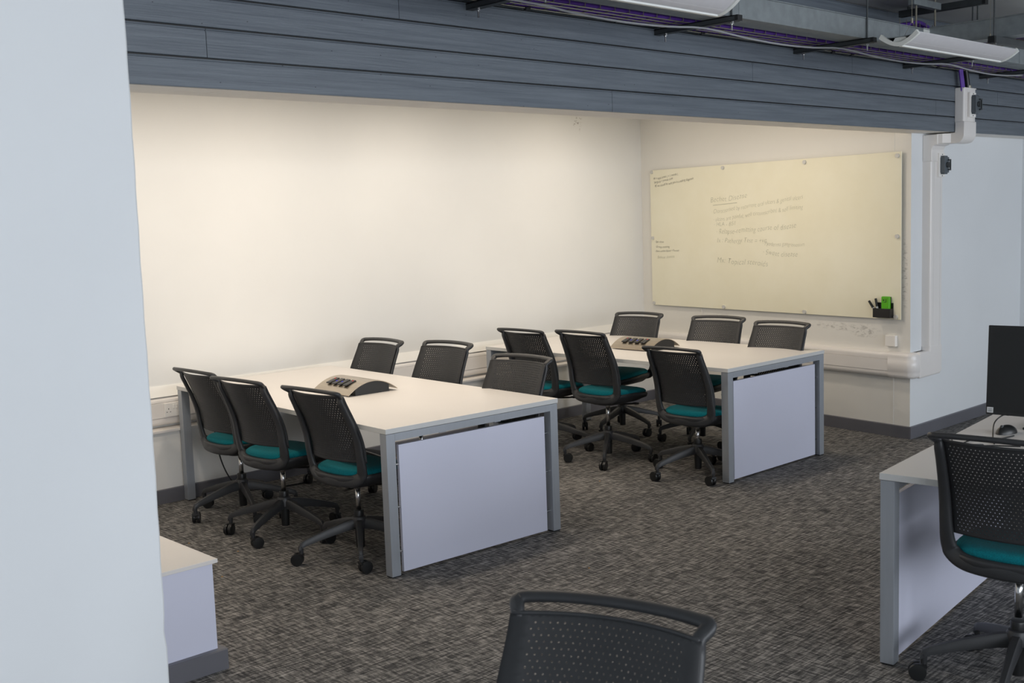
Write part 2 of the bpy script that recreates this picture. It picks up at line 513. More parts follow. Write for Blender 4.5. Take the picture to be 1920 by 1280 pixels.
# run on the whiteboard wall with its outside corner, elbow, riser and offset
t = empty('wall_trunking', (XR, YW, 0))
tag(t, 'white trunking under the whiteboard that turns the corner and rises to the grey beam', 'trunking')
Ml = Matrix.Translation(-Vector((XR,YW,0))) @ MB_
bm = B(); prism(bm, trunk_profile(.066, .450, .633, .495, .580), 'y', .14, 2.74, Ml)
obj('trunking_body', bm, M['pvc'], t, smooth=True)
# corner cover: profile swept around the outside corner
prof = trunk_profile(.069, .447, .636, .50, .575)
prof = [p for p in prof if not (.495 < p[1] < .58 and p[0] < .062)]
bm = B(); rings = []
stations = [(Ml @ Vector((0,.145,0)), (Nn.x,Nn.y)), (Ml @ Vector((0,.012,0)), (Nn.x,Nn.y))]
for k in range(1, 8):
    a = math.atan2(Nn.y, Nn.x) + (math.atan2(-1,0)+2*PI - math.atan2(Nn.y,Nn.x))*k/8
    stations.append((Vector((.0,.0,0)), (math.cos(a), math.sin(a))))
stations += [(Vector((.008,0,0)), (0,-1)), (Vector((.185,0,0)), (0,-1))]
for c, n in stations:
    rings.append([bm.verts.new((c.x+n[0]*p[0], c.y+n[1]*p[0], p[1])) for p in prof])
for i in range(len(rings)-1):
    for k in range(len(prof)-1):
        bm.faces.new((rings[i][k],rings[i][k+1],rings[i+1][k+1],rings[i+1][k]))
bm.faces.new(rings[0]); bm.faces.new(rings[-1][::-1])
obj('corner_cover', bm, M['pvc'], t, smooth=True)
# elbow at the foot of the riser
xa, xb = 4.545-XR, 4.728-XR
def vprof(d, x0, x1, gap=True):
    r = .014; pts = [(x0,0)]
    for k in range(5):
        a = PI/2*k/4; pts.append((x0+r-r*math.cos(a), -(d-r+r*math.sin(a))))
    if gap:
        for gx in (x0+(x1-x0)*.24, x0+(x1-x0)*.78):
            pts += [(gx-.001,-d),(gx-.001,-d+.004),(gx+.001,-d+.004),(gx+.001,-d)]
    for k in range(5):
        a = PI/2*k/4; pts.append((x1-r+r*math.sin(a), -(d-r+r*math.cos(a))))
    pts.append((x1,0)); return pts
bm = B()
el = [(xa-.168+.01,.636),(xa-.016,.636),(xa-.002,.640),(xa-.002,.672),(xb+.003,.672),(xb+.003,.485),(xb-.006,.462),(xb-.028,.450),(xa-.168+.01,.447)]
el = [(x+.0,z) for x,z in el]
prism(bm, el, 'y', 0, -.070)
obj('elbow', bm, M['pvc'], t, smooth=False, bevel=.012, seg=3)
bm = B(); prism(bm, vprof(.066, xa, xb), 'z', .662, 2.02)
obj('riser', bm, M['pvc'], t, smooth=True)
bm = B()
prism(bm, [(0,2.00),(-.070,2.00),(-.070,2.085),(-.083,2.112),(-.112,2.118),(-.112,2.190),(0,2.190)], 'x', xa-.004, xb+.004)
obj('riser_bend', bm, M['pvc'], t, bevel=.006, seg=3)
ya = YB-YW
xc, xd = 4.598-XR, 4.782-XR
# offset running out under the soffit, then up the face of the beam
bm = B(); S4 = [(-.10,xa,xb),(-.14,xa+.012,xb+.010),(ya+.02,xc,xd),(ya-.01,xc,xd)]
rr = []
for y, a, b in S4: rr.append([bm.verts.new((a,y,2.124)),bm.verts.new((b,y,2.124)),bm.verts.new((b,y,2.192)),bm.verts.new((a,y,2.192))])
for i in range(3):
    for k in range(4):
        l = (k+1)%4; bm.faces.new((rr[i][k],rr[i][l],rr[i+1][l],rr[i+1][k]))
bm.faces.new(rr[0]); bm.faces.new(rr[-1][::-1])
obj('offset_run', bm, M['pvc'], t, bevel=.004)
bm = B()
out = [(ya+.004,2.192),(ya+.01,2.118)]
for k in range(9):
    a = PI/2*k/8; out.append((ya+.002-.075*math.sin(a), 2.118+.075-.075*math.cos(a)))
out = [(ya-.003,2.27),(ya-.003,2.196),(ya+.03,2.196),(ya+.03,2.120)]+[(ya-.01-.062*math.sin(PI/2*k/8), 2.120+.062-.062*math.cos(PI/2*k/8)) for k in range(9)]+[(ya-.072,2.27)]
prism(bm, out, 'x', xc-.003, xd+.003)
obj('upper_bend', bm, M['pvc'], t, smooth=True, bevel=.004)
bm = B(); pr = [(x,y+ya-.002) for x,y in vprof(.066, xc, xd)]; prism(bm, pr, 'z', 2.265, 2.500)
obj('upper_riser', bm, M['pvc'], t, smooth=True)
bm = B()
for z in (2.500,): box(bm, xc-.002, xd+.002, ya-.070, ya-.003, z-.004, z+.004)
obj('open_end_lip', bm, M['pvc'], t, bevel=.002)

def isolator(loc, label):
    t = empty('isolator_switch', loc); tag(t, label, 'switch', 'isolator switches on the trunking riser')
    bm = B(); box(bm, -.046, .046, -.016, 0, -.086, .086)
    obj('mounting_plate', bm, M['pvc_socket'], t, bevel=.002)
    bm = B(); box(bm, -.032, .036, -.052, -.016, -.056, .056); box(bm, -.026, .030, -.044, -.016, -.066, .066)
    k = obj('isolator_body', bm, M['grey_isolator'], t, bevel=.004)
    bm = B(); cyl(bm, (0,-.051,0), (0,-.060,0), .018); box(bm, -.005, .005, -.068, -.058, -.020, .020)
    box(bm, .012, .034, -.066, -.050, -.040, -.030); box(bm, .012, .034, -.066, -.050, .030, .040); box(bm, .024, .034, -.068, -.058, -.040, .040)
    obj('rotary_knob', bm, M['steel_dark'], k, bevel=.0015)
    for z in (-.076, .076):
        bm = B(); cyl(bm, (0,-.0155,z), (0,-.0185,z), .004, n=10)
        obj('screw', bm, M['steel_dark'], t)
isolator((4.680, YW-.066, 1.975), 'grey isolator switch on white trunking below the beam')
isolator((4.700, YB-.070, 2.385), 'grey isolator switch on the upper trunking in front of the grey beam')

# purple and black cables entering the riser from above
for k, (dx, mat, r, lab) in enumerate(((-.052,'purple',.008,'purple data cable dropping into the riser, leftmost of three'),(-.034,'purple',.008,'purple data cable dropping into the riser, middle of three'),(-.016,'purple',.008,'purple data cable dropping into the riser, beside the black conduit'),(.045,'black',.017,'black flexible conduit dropping into the white trunking riser'))):
    x = 4.66+dx; bm = B()
    tube(bm, [(x-.035,YB-.040,2.70),(x-.03,YB-.042,2.62),(x-.012,YB-.045,2.54),(x,YB-.047,2.46)], r, 10)
    o = obj('riser_cable' if k < 3 else 'flexible_conduit', bm, M[mat], None, smooth=True)
    tag(o, lab, 'cable', 'purple riser cables' if k < 3 else None)
    if k == 3:
        bm = B(); cyl(bm, (x,YB-.047,2.50), (x,YB-.047,2.522), .021); obj('brass_gland', bm, M['wire'], o)

# ------------------------------------------------------------------ overhead services
ZA = 2.618
arms_x = [.047, 1.30, 2.56, 3.86, 5.0]
arm_names = ['leftmost steel bracket arm under the basket, cut by the top edge of the photo', 'steel bracket arm under the cable basket beside the long lamp end',
             'steel bracket arm under the cable basket, midway between the two lamps', 'steel bracket arm under the basket, crossed by the right lamp', 'rightmost steel bracket arm under the basket, right of the white riser']
for x, lab in zip(arms_x, arm_names):
    t = empty('bracket_arm', (x, YB, ZA)); tag(t, lab, 'bracket', 'brackets carrying the wire basket')
    bm = B()
    box(bm, -.020, .020, -.485, -.0, -.004, .0); box(bm, -.020, -.016, -.485, 0, -.026, 0); box(bm, .016, .020, -.485, 0, -.026, 0)
    box(bm, -.020, .020, -.485, 0, -.028, -.024)
    obj('channel', bm, M['steel_dark'], t)
    bm = B(); box(bm, -.019, .019, -.502, -.484, -.026, 0)
    obj('end_cap', bm, M['steel_black'], t)
    for y in (-.055, -.455):
        bm = B(); cyl(bm, (0,y,-.028), (0,y,-.038), .010, n=6); cyl(bm, (0,y,-.038), (0,y,-.066), .0042, n=8)
        obj('threaded_bolt', bm, M['chrome'], t, smooth=True)
    bm = B(); cyl(bm, (0,-.455,0), (0,-.455,CEIL-ZA), .0048, n=8)
    obj('hanger_rod', bm, M['steel_dark'], t, smooth=True)
# wall rail behind the basket
bm = B(); box(bm, xL+.4, XE, YB-.022, YB, 2.628, 2.652)
tag(obj('conduit_rail', bm, M['steel_dark'], bevel=.004), 'dark steel rail fixed along the grey boarded beam behind the basket', 'rail')
# wire basket + cables
t = empty('wire_basket', (2.0, -2.96, ZA)); tag(t, 'long wire basket tray of purple cables hung along the grey beam', 'cable tray')
bm = B(); zb_ = .006; yn, yf = -.105, .075
for y in (-.095, -.045, .005, .06): cyl(bm, (-4.2,y,zb_), (4.2,y,zb_), .0024, n=6)
for z in (.055,): 
    cyl(bm, (-4.2,yn,z), (4.2,yn,z), .0024, n=6)
n_ = int(8.3/.1)
for i in range(n_):
    x = -4.15+i*.1
    tube(bm, [(x,yf,.05),(x,yf,.014),(x,yf-.01,zb_+.004),(x,yn+.02,zb_+.004),(x,yn+.002,.016),(x,yn,.055)], .0024, 5, 2)
obj('wire_mesh', bm, M['wire'], t, smooth=True)
for k in range(16):
    bm = B(); y = (-.088+.018*k) if k < 9 else (-.080+.0205*(k-9)); z = .0195 if k < 9 else .0375
    pts = [(-4.2+8.4*i/12, y+.0012*math.sin(i*1.7+k), z+.0006*math.sin(i*2.3+k*2)) for i in range(13)]
    tube(bm, pts, .0085, 7, 2)
    o = obj('data_cable', bm, M['purple'], None, smooth=True); o.location = t.location
    tag(o, 'purple data cable lying in the bundle on the long wire basket', 'cable', 'purple cables in the wire basket')
# clips
for x in (.35, .95, 1.62, 2.9, 3.12, 4.25):
    bm = B(); box(bm, x-2.0-.014, x-2.0+.014, .052, .070, -.004, .012); obj('basket_clip', bm, M['black'], t, bevel=.003)
# drooping grey cable
bm = B(); pts = []
for a, b in zip(arms_x, arms_x[1:]):
    for k in range(4):
        u = k/4; pts.append((a+(b-a)*u, YB-.30-.02*math.sin(PI*u), ZA-.006-.030*math.sin(PI*u)))
pts.append((arms_x[-1], YB-.30, ZA-.006))
pts = [(p[0],p[1],p[2]-.028) for p in pts]
tube(bm, [(arms_x[0]-1.2,YB-.30,ZA-.034)]+pts, .005, 8, 3)
tag(obj('sagging_cable', bm, M['grey_cable'], None, smooth=True), 'thin grey cable sagging between the bracket arms under the basket', 'cable')
# galvanised trunking, main run + branch
t = empty('steel_trunking', (2.0, -3.225, ZA)); tag(t, 'long galvanised steel trunking running beside the wire basket', 'trunking')
bm = B(); box(bm, -4.3, 4.2, -.078, .072, 0, .108)
box(bm, -4.3, 4.2, -.082, .076, .108, .114)
obj('trunking_body', bm, M['galv'], t, bevel=.002)
for x in (-2.6, -.62, .95, 2.6):
    bm = B(); box(bm, x-.012, x+.012, -.080, .074, -.001, .109); obj('joint_sleeve', bm, M['galv'], t)
t = empty('steel_trunking', (3.30, -3.30, ZA)); tag(t, 'galvanised steel trunking branching off towards the camera at top right', 'trunking')
bm = B(); box(bm, 0, .15, -2.9, -.002, .012, .120); box(bm, -.004, .154, -2.9, -.002, .120, .126)
obj('trunking_body', bm, M['galv'], t, bevel=.002)
bm = B(); box(bm, -.002, .152, -.62, -.60, .011, .121); obj('joint_sleeve', bm, M['galv'], t)
bm = B(); box(bm, -.075, -.0, -.006, -.002, .0, .116); obj('joint_plate', bm, M['lamp_white'], t)
# second (branch) wire basket beyond the branch trunking
t = empty('wire_basket', (3.66, -3.30, ZA)); tag(t, 'short wire basket with purple cables behind the branch trunking at top right', 'cable tray')
bm = B()
for x in (-.10,-.05,0,.05,.10): cyl(bm, (x,-2.4,.022), (x,-.05,.022), .0024, n=6)
for i in range(24):
    y = -.1-i*.1; tube(bm, [(-.115,y,.07),(-.115,y,.03),(-.10,y,.026),(.10,y,.026),(.115,y,.03),(.115,y,.07)], .0024, 5, 2)
obj('wire_mesh', bm, M['wire'], t, smooth=True)
for k in range(8):
    bm = B(); x = -.08+.02*k; tube(bm, [(x,-2.4,.04),(x+.01,-1.6,.042),(x,-.9,.04),(x+.004,-.08,.042)], .0085, 7, 3)
    o = obj('data_cable', bm, M['purple'], None, smooth=True); o.location = t.location
    tag(o, 'purple data cable in the short basket behind the branch trunking', 'cable', 'purple cables in the branch basket')
t = empty('bracket_arm', (3.24, -3.72, ZA)); tag(t, 'steel bracket arm carrying the branch trunking beyond the right lamp', 'bracket')
bm = B(); box(bm, -.03, .60, -.020, .020, -.026, .010); obj('channel', bm, M['steel_dark'], t)
bm = B(); box(bm, -.048, -.03, -.019, .019, -.026, .010); obj('end_cap', bm, M['steel_black'], t)
for x in (.0, .56):
    bm = B(); cyl(bm, (x,0,-.026), (x,0,-.066), .0045, n=8); cyl(bm, (x,0,-.026), (x,0,-.036), .010, n=6)
    obj('threaded_bolt', bm, M['chrome'], t)
for x in (.0, .56):
    bm = B(); cyl(bm, (x-.012,0,.0), (x-.012,0,CEIL-ZA), .0048, n=8); obj('hanger_rod', bm, M['steel_dark'], t, smooth=True)
# ceiling struts and small tray in the background
t = empty('ceiling_strut', (3.64, -2.98, 2.885)); tag(t, 'dark steel strut with a hanging rod just under the concrete ceiling', 'strut')
bm = B(); box(bm, -.02, .02, -.50, .04, 0, .04); obj('channel', bm, M['steel_dark'], t, bevel=.002)
bm = B(); box(bm, -.021, .021, -.515, -.495, -.001, .041); obj('end_cap', bm, M['steel_black'], t)
bm = B(); cyl(bm, (0,-.46,-.16), (0,-.46,0), .0048, n=8); obj('hanger_rod', bm, M['steel_dark'], t)
for x in (-.012, .012):
    bm = B(); cyl(bm, (x,-.02,.04), (x,-.02,.06), .004, n=8); obj('ceiling_stud', bm, M['steel_dark'], t)
t = empty('ceiling_strut', (3.20, -3.24, 2.875)); tag(t, 'short steel strut crossing under the ceiling at the top edge of the photo', 'strut')
bm = B(); box(bm, 0, .34, -.02, .02, 0, .04); obj('channel', bm, M['galv'], t, bevel=.002)
for x in (.06, .30):
    bm = B(); cyl(bm, (x,0,-.16), (x,0,CEIL-2.875), .006, n=8); obj('hanger_rod', bm, M['wire'], t)
t = empty('wire_basket', (3.50, -3.02, 2.765)); tag(t, 'small wire basket with a hump of purple cable high behind the steel trunking', 'cable tray')
bm = B()
for y in (-.10,-.05,0,.05): cyl(bm, (-.28,y,0), (.30,y,0), .0025, n=6)
for i in range(7):
    x = -.25+i*.085; tube(bm, [(x,-.12,.05),(x,-.12,.006),(x,-.10,0),(x,.05,0),(x,.07,.05)], .0025, 5, 2)
obj('wire_mesh', bm, M['wire'], t, smooth=True)
for k in range(6):
    bm = B(); y = -.10+.026*k; tube(bm, [(-.28,y,.01),(-.12,y,.028),(.02,y,.055),(.14,y,.040),(.26,y,.0)], .011, 8, 4)
    o = obj('data_cable', bm, M['purple'], None, smooth=True); o.location = t.location
    tag(o, 'purple cable humped over the small high basket near the ceiling', 'cable', 'purple cables on the small high basket')

# suspended linear lamps: shallow curved diffuser with white end caps
def lamp(loc, L, label):
    t = empty('linear_lamp', loc); tag(t, label, 'lamp', 'suspended linear lamps')
    W = .205; n = 14
    def arc(k):  # shallow smile: x across, z up
        u = -1+2*k/n; return (u*W/2, .050*(abs(u)**1.7))
    bm = B(); o_ = [arc(k) for k in range(n+1)]; inn = [(p[0]*.97, p[1]+.006) for p in o_][::-1]
    prism(bm, o_+inn, 'x', .012, L-.012)
    obj('diffuser', bm, M['lamp_diff'], t, smooth=True)
    for a, b in ((0,.020),(L-.020,L)):
        bm = B(); oo = [(p[0]*1.04, p[1]-.005) for p in o_]; ii = [(p[0]*.92, p[1]+.014) for p in o_][::-1]
        prism(bm, oo+ii, 'x', a, b); obj('end_cap', bm, M['lamp_white'], t, smooth=True)
    bm = B(); prism(bm, [(-.045,.012),(.045,.012),(.028,.040),(-.028,.040)], 'x', .02, L-.02)
    obj('spine', bm, M['lamp_white'], t)
    bm = B(); prism(bm, [(-.012,-.006),(.006,-.006),(.006,.003),(-.012,.003)], 'x', .02, L-.02)
    obj('bottom_rail', bm, M['lamp_white'], t, bevel=.002)
    bm = B(); 
    prism(bm, [(-W/2+.008,.046),(0,.040),(W/2-.008,.046),(W/2-.008,.049),(0,.044),(-W/2+.008,.049)], 'x', .02, L-.02)
    obj('perforated_louvre', bm, M['galv'], t)
    for x in (.14, L-.14):
        bm = B(); cyl(bm, (x,0,.13), (x,0,CEIL-loc[2]), .0012, n=6)
        for s in (-1,1): cyl(bm, (x,s*.05,.045), (x,0,.13), .001, n=5)
        cyl(bm, (x,0,.12), (x,0,.145), .006, n=8)
        obj('suspension_wire', bm, M['wire'], t)
lamp((2.165,-3.70,2.500), 1.20, 'suspended linear lamp at top right, whole, with white end caps')
lamp((-.56,-3.70,2.500), 1.22, 'suspended linear lamp at top centre, cut off by the top edge')

# ------------------------------------------------------------------ whiteboard
BW0, BW1, BZ0, BZ1 = .060, 2.644, .872, 2.078
Org = A0 + Nn*.0
t = empty('whiteboard', (A0+T*1.35)); tag(t, 'large cream glass writing board with faded handwriting on the right alcove wall', 'whiteboard')
Mw = Matrix.Translation(-(A0+T*1.35)) @ MB_
bm = B(); box(bm, .022, .028, BW0, BW1, BZ0, BZ1, Mw)
bd = obj('glass_panel', bm, M['board'], t, bevel=.001)
for s, z in ((2.620,2.062),(1.765,2.055),(.917,2.052),(.092,2.050),(2.620,1.475),(.090,1.475),(2.620,.890),(1.772,.890),(.924,.890),(.100,.892)):
    bm = B(); c = Mw @ Vector((.0,s,z)); d = Mw.to_3x3() @ Vector((1,0,0))
    cyl(bm, c, c+d*.034, .008, n=16); cyl(bm, c+d*.028, c+d*.040, .0155, n=20)
    obj('standoff_fixing', bm, M['fixing'], t, smooth=True)
def write(txt, s, z, size, mat, ang=4, shear=.25, sx=1.0, name='handwriting'):
    cu = bpy.data.curves.new(name, 'FONT'); cu.body = txt; cu.size = size; cu.shear = shear; cu.offset = -size*.010 if size < .045 else -size*.020
    cu.space_character = 1.06
    ob = bpy.data.objects.new('tmp', cu); COL.objects.link(ob)
    bpy.context.view_layer.update()
    me = bpy.data.meshes.new_from_object(ob.evaluated_get(bpy.context.evaluated_depsgraph_get()))
    bpy.data.objects.remove(ob)
    Z = Vector((0,0,1)); X = -T
    p = A0 + Nn*.0286 + T*s + Z*z - (A0+T*1.35)
    R = Matrix((X, Z, Nn)).transposed().to_4x4()
    Mt = Matrix.Translation(p) @ R @ Matrix.Rotation(rad(ang), 4, 'Z') @ Matrix.Scale(sx, 4, (1,0,0))
    rnd = random.Random(len(txt)*13+int(size*1000))
    for v in me.vertices:
        x, y = v.co.x, v.co.y
        v.co.y = y + size*.07*math.sin(x/size*1.3) + size*.02*math.sin(x/size*6.0)
        v.co.x = x + size*.03*math.sin(y/size*5+x/size*3)
        v.co = Mt @ v.co
    me.materials.clear(); me.materials.append(mat)
    o = bpy.data.objects.new(name, me); link(o, t)
    return o
K, F = M['ink'], M['ink_pale']
write('M = rapid onset ( < 1 month ).', 2.600, 1.990, .030, K, 6, sx=.78)
write('Stargardt = juvenile onset', 2.595, 1.958, .030, K, 7, sx=.72)
write('PE we should be with you in a making diagnosis', 2.585, 1.925, .030, K, 6, sx=.78)
write('· Eye clinic', 2.605, 1.432, .026, K, 1)
write('· Group meeting', 2.600, 1.388, .026, K, 0)
write("· Don't confuse Behcet + Psoriasis", 2.600, 1.348, .024, K, 2, sx=.85)
write('· Behcet disease', 2.590, 1.288, .034, F, 3)
write('Bechet Disease', 1.915, 1.768, .062, F, 4)
write('· Characterised by recurrent oral ulcers & genital ulcers', 1.905, 1.672, .050, F, 6, sx=.80)
write('· ulcers are painful, well circumscribed & self limiting', 1.885, 1.606, .050, F, 5.5, sx=.83)
write('· HLA - B51', 1.880, 1.566, .048, F, 3)
write('· Relapse-remitting course of disease', 1.855, 1.500, .062, F, 3, sx=.86)
write('Ix : Pathergy Test = +ve', 1.845, 1.432, .056, F, 0, sx=.92)
write('· Pyoderma gangrenosum', 1.350, 1.408, .046, F, -1, sx=.85)
write('· Sweet disease', 1.350, 1.335, .060, F, -3, sx=.9)
write('Mx: Topical steroids', 1.850, 1.262, .066, F, -2, sx=.95)
bm = B(); box(bm, .0281, .0287, 1.615, 1.885, 1.752, 1.756, Mw @ Matrix.Translation(Vector((0,1.75,1.754))) @ Matrix.Rotation(rad(-3),4,'X') @ Matrix.Translation(Vector((0,-1.75,-1.754))))
obj('underline', bm, F, t)

def onboard(d, s, z): return MB_ @ Vector((d, s, z))
# pen holder with two markers and an eraser
RZ = math.atan2(Nn.y, Nn.x)      # local +x = out of the wall
t = empty('pen_holder', onboard(.0285,.186,.884), RZ); tag(t, 'black pen holder box stuck to the lower right corner of the cream board', 'pen holder')
bm = B()
box(bm, 0,.004, -.080,.066, 0,.108); box(bm, .042,.046, -.080,.066, 0,.068); box(bm, 0,.046, -.080,-.076, 0,.068); box(bm, 0,.046, .062,.066, 0,.068); box(bm, 0,.046,-.080,.066,0,.004)
obj('holder_body', bm, M['black'], t, bevel=.002)
def marker(p, q, label):
    p = Vector(p); q = Vector(q); d = (q-p)
    o = empty('marker_pen', p); tag(o, label, 'marker pen', 'marker pens in the holder')
    bm = B(); cyl(bm, Vector((0,0,0)), d*.55, .0085, n=14); obj('barrel', bm, M['sticker'], o, smooth=True)
    bm = B(); cyl(bm, d*.55, d, .0095, .0085, n=14); obj('cap', bm, M['black'], o, smooth=True)
marker(onboard(.050,.235,.892), onboard(.054,.312,1.002), 'whiteboard marker leaning left out of the black holder')
marker(onboard(.046,.232,.892), onboard(.050,.258,1.022), 'whiteboard marker standing nearly upright beside the green eraser')
t = empty('board_eraser', onboard(.038,.170,.890), RZ); tag(t, 'bright green board eraser standing in the black pen holder', 'eraser')
bm = B(); box(bm, -.003, .024, -.034, .034, 0, .150); obj('eraser_body', bm, M['green'], t, bevel=.008, seg=3)
bm = B(); box(bm, -.007, -.003, -.032, .032, .003, .147); obj('felt_pad', bm, M['black'], t)
bm = B(); box(bm, .0235, .0246, .006, .011, .108, .130); box(bm, .0235, .0246, -.014, .011, .107, .110); box(bm, .0235, .0246, -.016, -.006, .117, .128)
obj('printed_mark', bm, M['black'], t)
# blank plate under the board
t = empty('blank_plate', onboard(0,.148,.713), RZ); tag(t, 'small white square blank plate on the wall below the pen holder', 'wall plate')
bm = B(); box(bm, 0, .030, -.043, .043, -.040, .040); obj('plate_body', bm, M['pvc_socket'], t, bevel=.003)
# cable stub below the board
bm = B(); tube(bm, [onboard(.004,2.06,.88), onboard(.006,2.055,.84), onboard(.005,2.045,.80), onboard(.004,2.05,.66)], .003, 6, 4)
tag(obj('wall_wire', bm, M['pvc'], None, smooth=True), 'thin white wire running down the wall below the cream board', 'cable')
# conduit line above the corner of the whiteboard wall
bm = B(); box(bm, 0, .003, .135, .150, 2.078, 2.6, MB_); struct(obj('trim_9', bm, M['wall_board']))
bm = B(); box(bm, 0, .003, .135, .150, HB, .45, MB_); struct(obj('trim_10', bm, M['wall_board']))

# ------------------------------------------------------------------ tables
def table(loc, rz, W, L, label, panel=True, group='long white meeting tables', panel_far=False, both=True):
    """origin: far left corner on the floor; local +x across, local -y along the table"""
    t = empty('meeting_table', (loc[0],loc[1],0), rz); tag(t, label, 'table', group)
    H = .73; tt = .025; lg = .052; e = .003
    bm = B(); box(bm, 0, W, -L, 0, H-tt, H)
    top = obj('tabletop', bm, M['laminate'], t, bevel=.0015)
    top.data.materials.append(M['edge'])
    for p in top.data.polygons:
        if abs(p.normal.z) < .5: p.material_index = 1
    z1 = H-tt-.002
    ends = [(-L+e, -L+e+lg, 1)] + ([(-e-lg, -e, -1)] if both else [])
    for y0, y1, s in ends:
        for x0 in (e, W-e-lg):
            bm = B(); box(bm, x0, x0+lg, y0, y1, .006, z1)
            l = obj('leg', bm, M['alu'], t, bevel=.0012)
            bm = B(); box(bm, x0+.003, x0+lg-.003, y0+.003, y1-.003, 0, .007); obj('foot', bm, M['black'], l)
        bm = B()
        box(bm, e+lg, W-e-lg, y0, y1, z1-.036, z1)
        r = obj('end_rail', bm, M['alu'], t)
    for x in (W*.34, W*.66):
        bm = B(); box(bm, x-.02, x+.02, -L+e+lg, -e-(lg if both else 0), z1-.052, z1-.002)
        obj('under_beam', bm, M['alu'], t)
    def pan(y0, sgn):
        x0, x1 = e+lg+.032, W-e-lg-.028
        bm = B(); box(bm, x0, x1, min(y0,y0+sgn*.018), max(y0,y0+sgn*.018), .012, .640)
        pn = obj('end_panel', bm, M['panel'], t, bevel=.001)
        for z in (.115, .335, .545):
            for a, b in ((e+lg, x0), (x1, W-e-lg)):
                bm = B(); cyl(bm, (a,y0+sgn*.009,z), (b,y0+sgn*.009,z), .0055, n=12)
                obj('panel_pin', bm, M['chrome'], pn, smooth=True)
    if panel: pan(-L+e+.020, 1)
    if panel_far: pan(-e-.020, -1)
    return t
table((0,-.017), -.0374, 1.1274, 2.279, 'long white meeting table nearest the left pier, three chairs on each side')
table((2.461,-.1833), -.0064, 1.1035, 2.2548, 'long white meeting table in front of the whiteboard, smaller in the photo')
DZ = .1226
table((.5214,-4.492), DZ, 1.50, 2.30, 'white desk with the black monitor at the right edge of the photo', panel=False, panel_far=True, group='long white meeting tables')

# ------------------------------------------------------------------ desktop power units
def power_unit(x, y, z, rz, label):
    t = empty('desktop_power_unit', (x,y,z), rz); tag(t, label, 'power unit', 'silver desktop power units')
    L = .375; n = 14
    # black arched body: local x across (0..), y along
    def arc(x):  # z of the plate underside
        u = (x-.150)/.176; return .070*(1-u*u)+.002
    bm = B(); xs_ = [.030+(.262-.030)*k/n for k in range(n+1)]
    prism(bm, [(.030,0),(.262,0)]+[(a, max(.004, arc(a)-.002)) for a in xs_[::-1]], 'y', -L/2+.006, L/2-.006)
    obj('body', bm, M['black'], t, smooth=True)
    bm = B(); xs_ = [-.020+(.318+.020)*k/20 for k in range(21)]
    up = [(a, arc(a)+.004 if a < .3 else arc(a)+.004) for a in xs_]; lo = [(a, arc(a)) for a in xs_]
    prism(bm, [(a, max(zz,.006)+.004) for a, zz in lo]+[(a, max(zz,.006)) for a, zz in lo][::-1], 'y', -L/2, L/2)
    obj('curved_cover', bm, M['brushed'], t, smooth=True)
    for k in range(4):
        cy = .098-.058*k; x0 = .062
        slope = math.atan2(arc(x0+.05)-arc(x0), .05)
        Mx = Matrix.Translation(Vector((x0,cy,arc(x0)+.004))) @ Matrix.Rotation(-slope, 4, 'Y')
        bm = B(); box(bm, -.038, .038, -.020, .020, 0, .008, Mx)
        s = obj('switch_module', bm, M['black'], t, bevel=.005, seg=3)
        bm = B(); box(bm, .018, .028, (-.010 if k == 3 else .002), (-.002 if k == 3 else .010), .0075, .0092, Mx)
        if k in (1, 2): 
            bm.free(); bm = B(); box(bm, -.010, .002, .004, .013, .0075, .0092, Mx)
        obj('indicator', bm, M['blue_dot'] if k in (1,2) else M['red_dot'], s)
    bm = B(); prism(bm, [(.262,.006),(.275,.006),(.275,.036),(.262,.036)], 'y', .0, .12); obj('cable_outlet', bm, M['black'], t)
power_unit(.405, -1.150, .73, rad(-2), 'silver arched power unit with four black switches on the left table')
power_unit(2.865, -1.300, .73, rad(0), 'silver arched power unit with four black switches on the table by the whiteboard')

